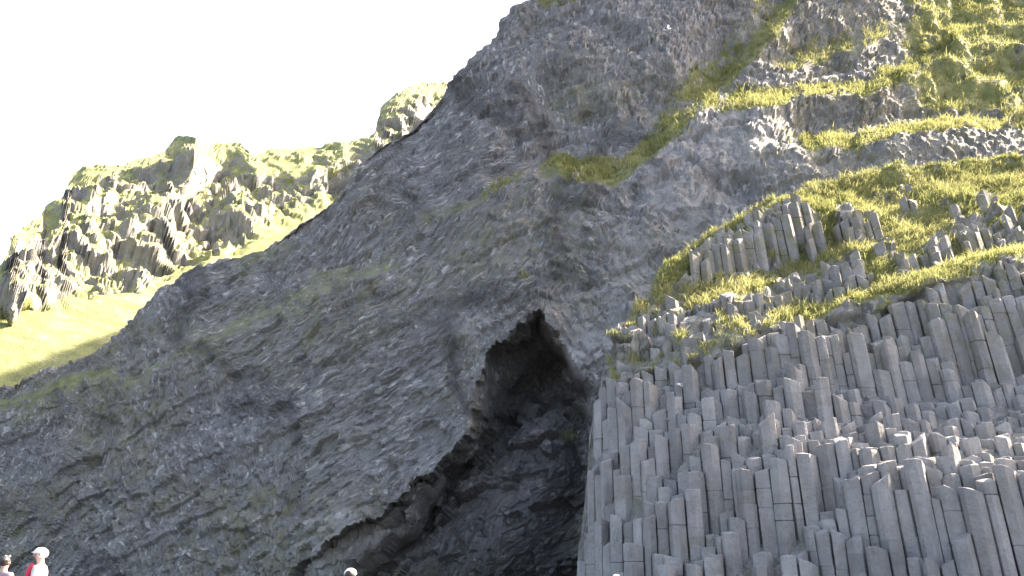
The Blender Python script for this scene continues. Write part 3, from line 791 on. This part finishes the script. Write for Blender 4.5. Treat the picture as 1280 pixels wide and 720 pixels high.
def person(px, pytop, Y, height, face, label, top, legs, head, hairmat, extra=None, arms='down'):
    """face: heading in degrees, 0 looks at the camera (-y); head: 'cap' | 'hair'"""
    x, yy, ztop = unproj(px, pytop, Y); x = float(x); ztop = float(ztop)
    s = height / 1.75
    root = bpy.data.objects.new('person', None); COL.objects.link(root)
    root.location = (x, Y, ztop - height); root.rotation_euler = (0, 0, R(face)); root.scale = (s, s, s)
    root['label'] = label; root['category'] = 'person'; root['group'] = 'visitors standing on the beach'
    # body (one surface): pelvis root, spine, neck, head, arms with fingers, legs
    V = [(0, 0, .95), (0, .01, 1.15), (0, .015, 1.34), (0, .01, 1.46), (0, -.005, 1.53), (0, -.02, 1.60), (0, -.025, 1.68)]
    Rr = [(.155, .11), (.14, .10), (.165, .11), (.085, .075), (.052, .055), (.07, .085), (.066, .082)]
    E = [(0, 1), (1, 2), (2, 3), (3, 4), (4, 5), (5, 6)]
    CV, CR, CE = list(V[:4]), [(a+.014, b_+.018) for a, b_ in Rr[:4]], [(0, 1), (1, 2), (2, 3)]
    TV, TR, TE = [(0, 0, .97)], [(.165, .125)], []
    for sd in (-1, 1):
        sh = len(V)
        if arms == 'up': pts = [(.18, 0, 1.40), (.25, -.12, 1.20), (.12, -.30, 1.38), (.10, -.36, 1.44)]
        else: pts = [(.18, 0, 1.40), (.24, .02, 1.13), (.25, -.06, .88), (.25, -.08, .80)]
        V += [(p[0]*sd, p[1], p[2]) for p in pts]; Rr += [.058, .043, .028, (.038, .018)]
        E += [(2, sh), (sh, sh+1), (sh+1, sh+2), (sh+2, sh+3)]
        cs = len(CV); CV += [(p[0]*sd, p[1], p[2]) for p in pts[:3]]; CR += [.074, .06, .048]; CE += [(2, cs), (cs, cs+1), (cs+1, cs+2)]
        hx, hy, hz = pts[3]; vx, vy, vz = [(pts[3][k]-pts[2][k]) for k in range(3)]; L = math.sqrt(vx*vx+vy*vy+vz*vz); vx, vy, vz = vx/L, vy/L, vz/L
        for f, (o_, ln) in enumerate([(-.03, .075), (-.01, .085), (.01, .08), (.03, .06)]):
            i0 = len(V)
            V += [((hx)*sd, hy + o_*.9, hz), ]; V[-1] = (hx*sd, hy + o_ + vy*.03, hz + vz*.03); V.append(((hx-.01)*sd, hy + o_ + vy*(.03+ln*.6), hz + vz*(.03+ln*.6))); V.append(((hx-.03)*sd, hy + o_ + vy*(.03+ln), hz + vz*(.03+ln)))
            Rr += [.010, .009, .008]; E += [(sh+3, i0), (i0, i0+1), (i0+1, i0+2)]
        i0 = len(V); V += [((hx-.02)*sd, hy-.04, hz-.0+vz*.01), ((hx-.035)*sd, hy-.055+vy*.03, hz+vz*.045)]; Rr += [.012, .009]; E += [(sh+2, i0), (i0, i0+1)]
        l0 = len(V); V += [(.095*sd, 0, .86), (.10*sd, -.01, .49), (.105*sd, .02, .09), (.115*sd, -.13, .035)]; Rr += [.085, .055, .038, (.04, .025)]
        E += [(0, l0), (l0, l0+1), (l0+1, l0+2), (l0+2, l0+3)]
        t0 = len(TV); TV += [(.095*sd, 0, .86), (.10*sd, -.01, .49), (.105*sd, .02, .10)]; TR += [.105, .078, .066]; TE += [(0, t0), (t0, t0+1), (t0+1, t0+2)]
        skinned('shoe', [(.105*sd, .05, .045), (.11*sd, -.06, .045), (.118*sd, -.18, .038)], [(0, 1), (1, 2)], [.05, .052, .042], shoe_m, root)
    skinned('body', V, E, Rr, skin_m, root)
    skinned('jacket', CV, CE, CR, top, root); skinned('trousers', TV, TE, TR, legs, root)
    # face
    for sd in (-1, 1):
        ellipsoid('eye', (.031*sd, -.098, 1.655), (.012, .008, .008), white_m, root, nu=10, nv=8)
        ellipsoid('ear', (.078*sd, -.01, 1.64), (.012, .024, .033), skin_m, root, nu=10, nv=8)
    ellipsoid('nose', (0, -.112, 1.625), (.014, .020, .026), skin_m, root, nu=10, nv=8)
    ellipsoid('mouth', (0, -.098, 1.585), (.024, .008, .006), red_m, root, nu=10, nv=8)
    def capf(x, y, z): return (x, y, max(z, -.25 - .45*(y > -.2)*min(1, (y+.2)*2)))
    if head == 'cap':
        ellipsoid('hair', (0, .005, 1.655), (.091, .108, .088), hairmat, root, lambda x, y, z: (x, y if y > -.25 else -.25 + (y+.25)*.5, z), 20, 14)
        ellipsoid('cap', (0, -.015, 1.665), (.101, .118, .090), white_m, root, lambda x, y, z: (x, y, max(z, -.12)))
        ellipsoid('cap_brim', (0, -.115, 1.672), (.07, .05, .012), white_m, root)
    else:
        ellipsoid('hair', (0, .0, 1.655), (.095, .112, .096), hairmat, root, lambda x, y, z: (x*(1+.08*math.sin(z*9)), y if y > -.5 else -.5, z))
    if extra: extra(root)
    return root
def red_front(root):
    skinned('scarf', [(0, -.10, 1.49), (.02, -.17, 1.36), (0, -.18, 1.22), (0, -.15, 1.02)], [(0, 1), (1, 2), (2, 3)], [(.07, .05), (.10, .05), (.11, .05), (.10, .04)], red_m, root)
def glasses(root):
    for sd in (-1, 1): ellipsoid('sunglass_lens', (.045*sd, -.05, 1.745), (.026, .016, .02), white_m, root, nu=12, nv=8)  # lenses coloured white to stand in for their glints
person(53, 684.5, 17.3, 1.74, -80, 'person in white cap and white jacket over red top, facing left at lower left', white_m, navy_m, 'cap', simple('white_hair', (.8, .79, .76), .6, .05), red_front)
person(7, 695, 18.0, 1.66, 160, 'dark haired person in mauve top at the lower left corner of the photo', mauve_m, grey_m, 'hair', hair_d, glasses)
person(438, 710.5, 14.2, 1.50, 175, 'person of whom only a white cap shows, at the bottom below the pale rock', grey_m, navy_m, 'cap', hair_d)
person(770, 718, 18.5, 1.28, 170, 'small person with white cap barely showing in front of the columns', red_m, navy_m, 'cap', hair_d)

# ------------------------------------------------------------------ sea birds
bird_w = simple('bird_white', (.82, .82, .80), .7, .04); bird_g = simple('bird_grey', (.3, .31, .33), .7, .1); beak_m = simple('beak', (.6, .45, .12), .5, .1)
def wing(root, sd, span, chord, mat, droop):
    V, Fc = [], []; n = 9
    for i in range(n):
        t = i/(n-1); x = sd*(.04 + span*t); sw = .02 + .10*t - .08*math.sin(t*math.pi); c = chord*(1-t)**.6 + .01; z = .03 + .10*math.sin(t*math.pi*.7) + droop*t
        V += [(x, -c*.45 + sw, z), (x, 0 + sw, z+.012*(1-t)), (x, c*.55 + sw, z), (x, sw, z-.006)]
    for i in range(n-1):
        for k in range(4):
            a = i*4+k; b_ = i*4+(k+1) % 4; Fc.append((a, b_, b_+4, a+4))
    Fc += [(0, 1, 2, 3), tuple(range(4*n-4, 4*n))]
    me = bpy.data.meshes.new('wing'); me.from_pydata(V, [], Fc); me.materials.append(mat)
    o = bpy.data.objects.new('wing', me); COL.objects.link(o); o.parent = root
def bird(loc, rot, label, flying):
    root = bpy.data.objects.new('seabird', None); COL.objects.link(root); root.location = loc; root.rotation_euler = rot
    root['label'] = label; root['category'] = 'bird'
    skinned('body', [(0, .22, .02), (0, .10, .0), (0, -.06, .0), (0, -.15, .035), (0, -.20, .05)], [(0, 1), (1, 2), (2, 3), (3, 4)], [.02, .055, .07, .045, .038], bird_w, root, root=1)
    skinned('beak', [(0, -.23, .05), (0, -.275, .04)], [(0, 1)], [.013, .006], beak_m, root, lv=1)
    if flying:
        for sd in (-1, 1): wing(root, sd, .5, .15, bird_w if sd > 0 else bird_g, .05)
    else:
        for sd in (-1, 1):
            ellipsoid('wing', (.055*sd, .06, .02), (.022, .16, .05), bird_g, root, nu=12, nv=10)
            skinned('leg', [(.02*sd, .0, -.06), (.02*sd, -.01, -.13), (.02*sd, -.05, -.14)], [(0, 1), (1, 2)], [.008, .006, .012], beak_m, root, lv=1)
bx_, by_, bz_ = unproj(834, 37, 46); bird((float(bx_), 46, float(bz_)), (R(10), R(-38), R(60)), 'white seabird gliding in front of the grey cliff near the top', True)
d = Vector(((854-640)/F, cP - (360-471)/F*sP, sP + (360-471)/F*cP)).normalized()
hit = bvh.ray_cast(Vector((0, 0, CZ)), d)
hp = hit[0] - d*.25
dn = bvh.ray_cast(hp + Vector((0, .32, .25)), Vector((0, 0, -1)), 3)
bz = dn[0] if dn[0] is not None else hp
bird((bz.x, bz.y, bz.z + .145), (0, 0, R(-70)), 'white seabird perched on a column top below the cave-side grass', False)

# ------------------------------------------------------------------ light
AZ, EL = 29, 38            # sun: to the right and a little behind the cliff
w = bpy.data.worlds.new('World'); sc.world = w; w.use_nodes = True; nt = w.node_tree
bg = nt.nodes['Background']; sky = nt.nodes.new('ShaderNodeTexSky'); sky.sky_type = 'NISHITA'; sky.sun_disc = False
sdir = Vector((math.cos(R(EL))*math.cos(R(AZ)), math.cos(R(EL))*math.sin(R(AZ)), math.sin(R(EL))))
sky.sun_elevation = R(EL); sky.sun_rotation = math.atan2(sdir.x, sdir.y)
sky.air_density = 1.0; sky.dust_density = 4.0; sky.ozone_density = .6; sky.altitude = 10
nt.links.new(sky.outputs[0], bg.inputs[0]); bg.inputs[1].default_value = .12
sl = bpy.data.lights.new('sun', 'SUN'); sl.energy = 4.8; sl.angle = R(.5); sl.color = (1, .95, .86)
so = bpy.data.objects.new('sun', sl); COL.objects.link(so); so.rotation_euler = sdir.to_track_quat('Z', 'Y').to_euler()
sc.view_settings.view_transform = 'Standard'; sc.view_settings.look = 'None'; sc.view_settings.gamma = 1
sc.view_settings.exposure = 2.55
sc.view_settings.use_white_balance = True; sc.view_settings.white_balance_temperature = 7350; sc.view_settings.white_balance_tint = 15
sc.cycles.max_bounces = 8; sc.cycles.diffuse_bounces = 6
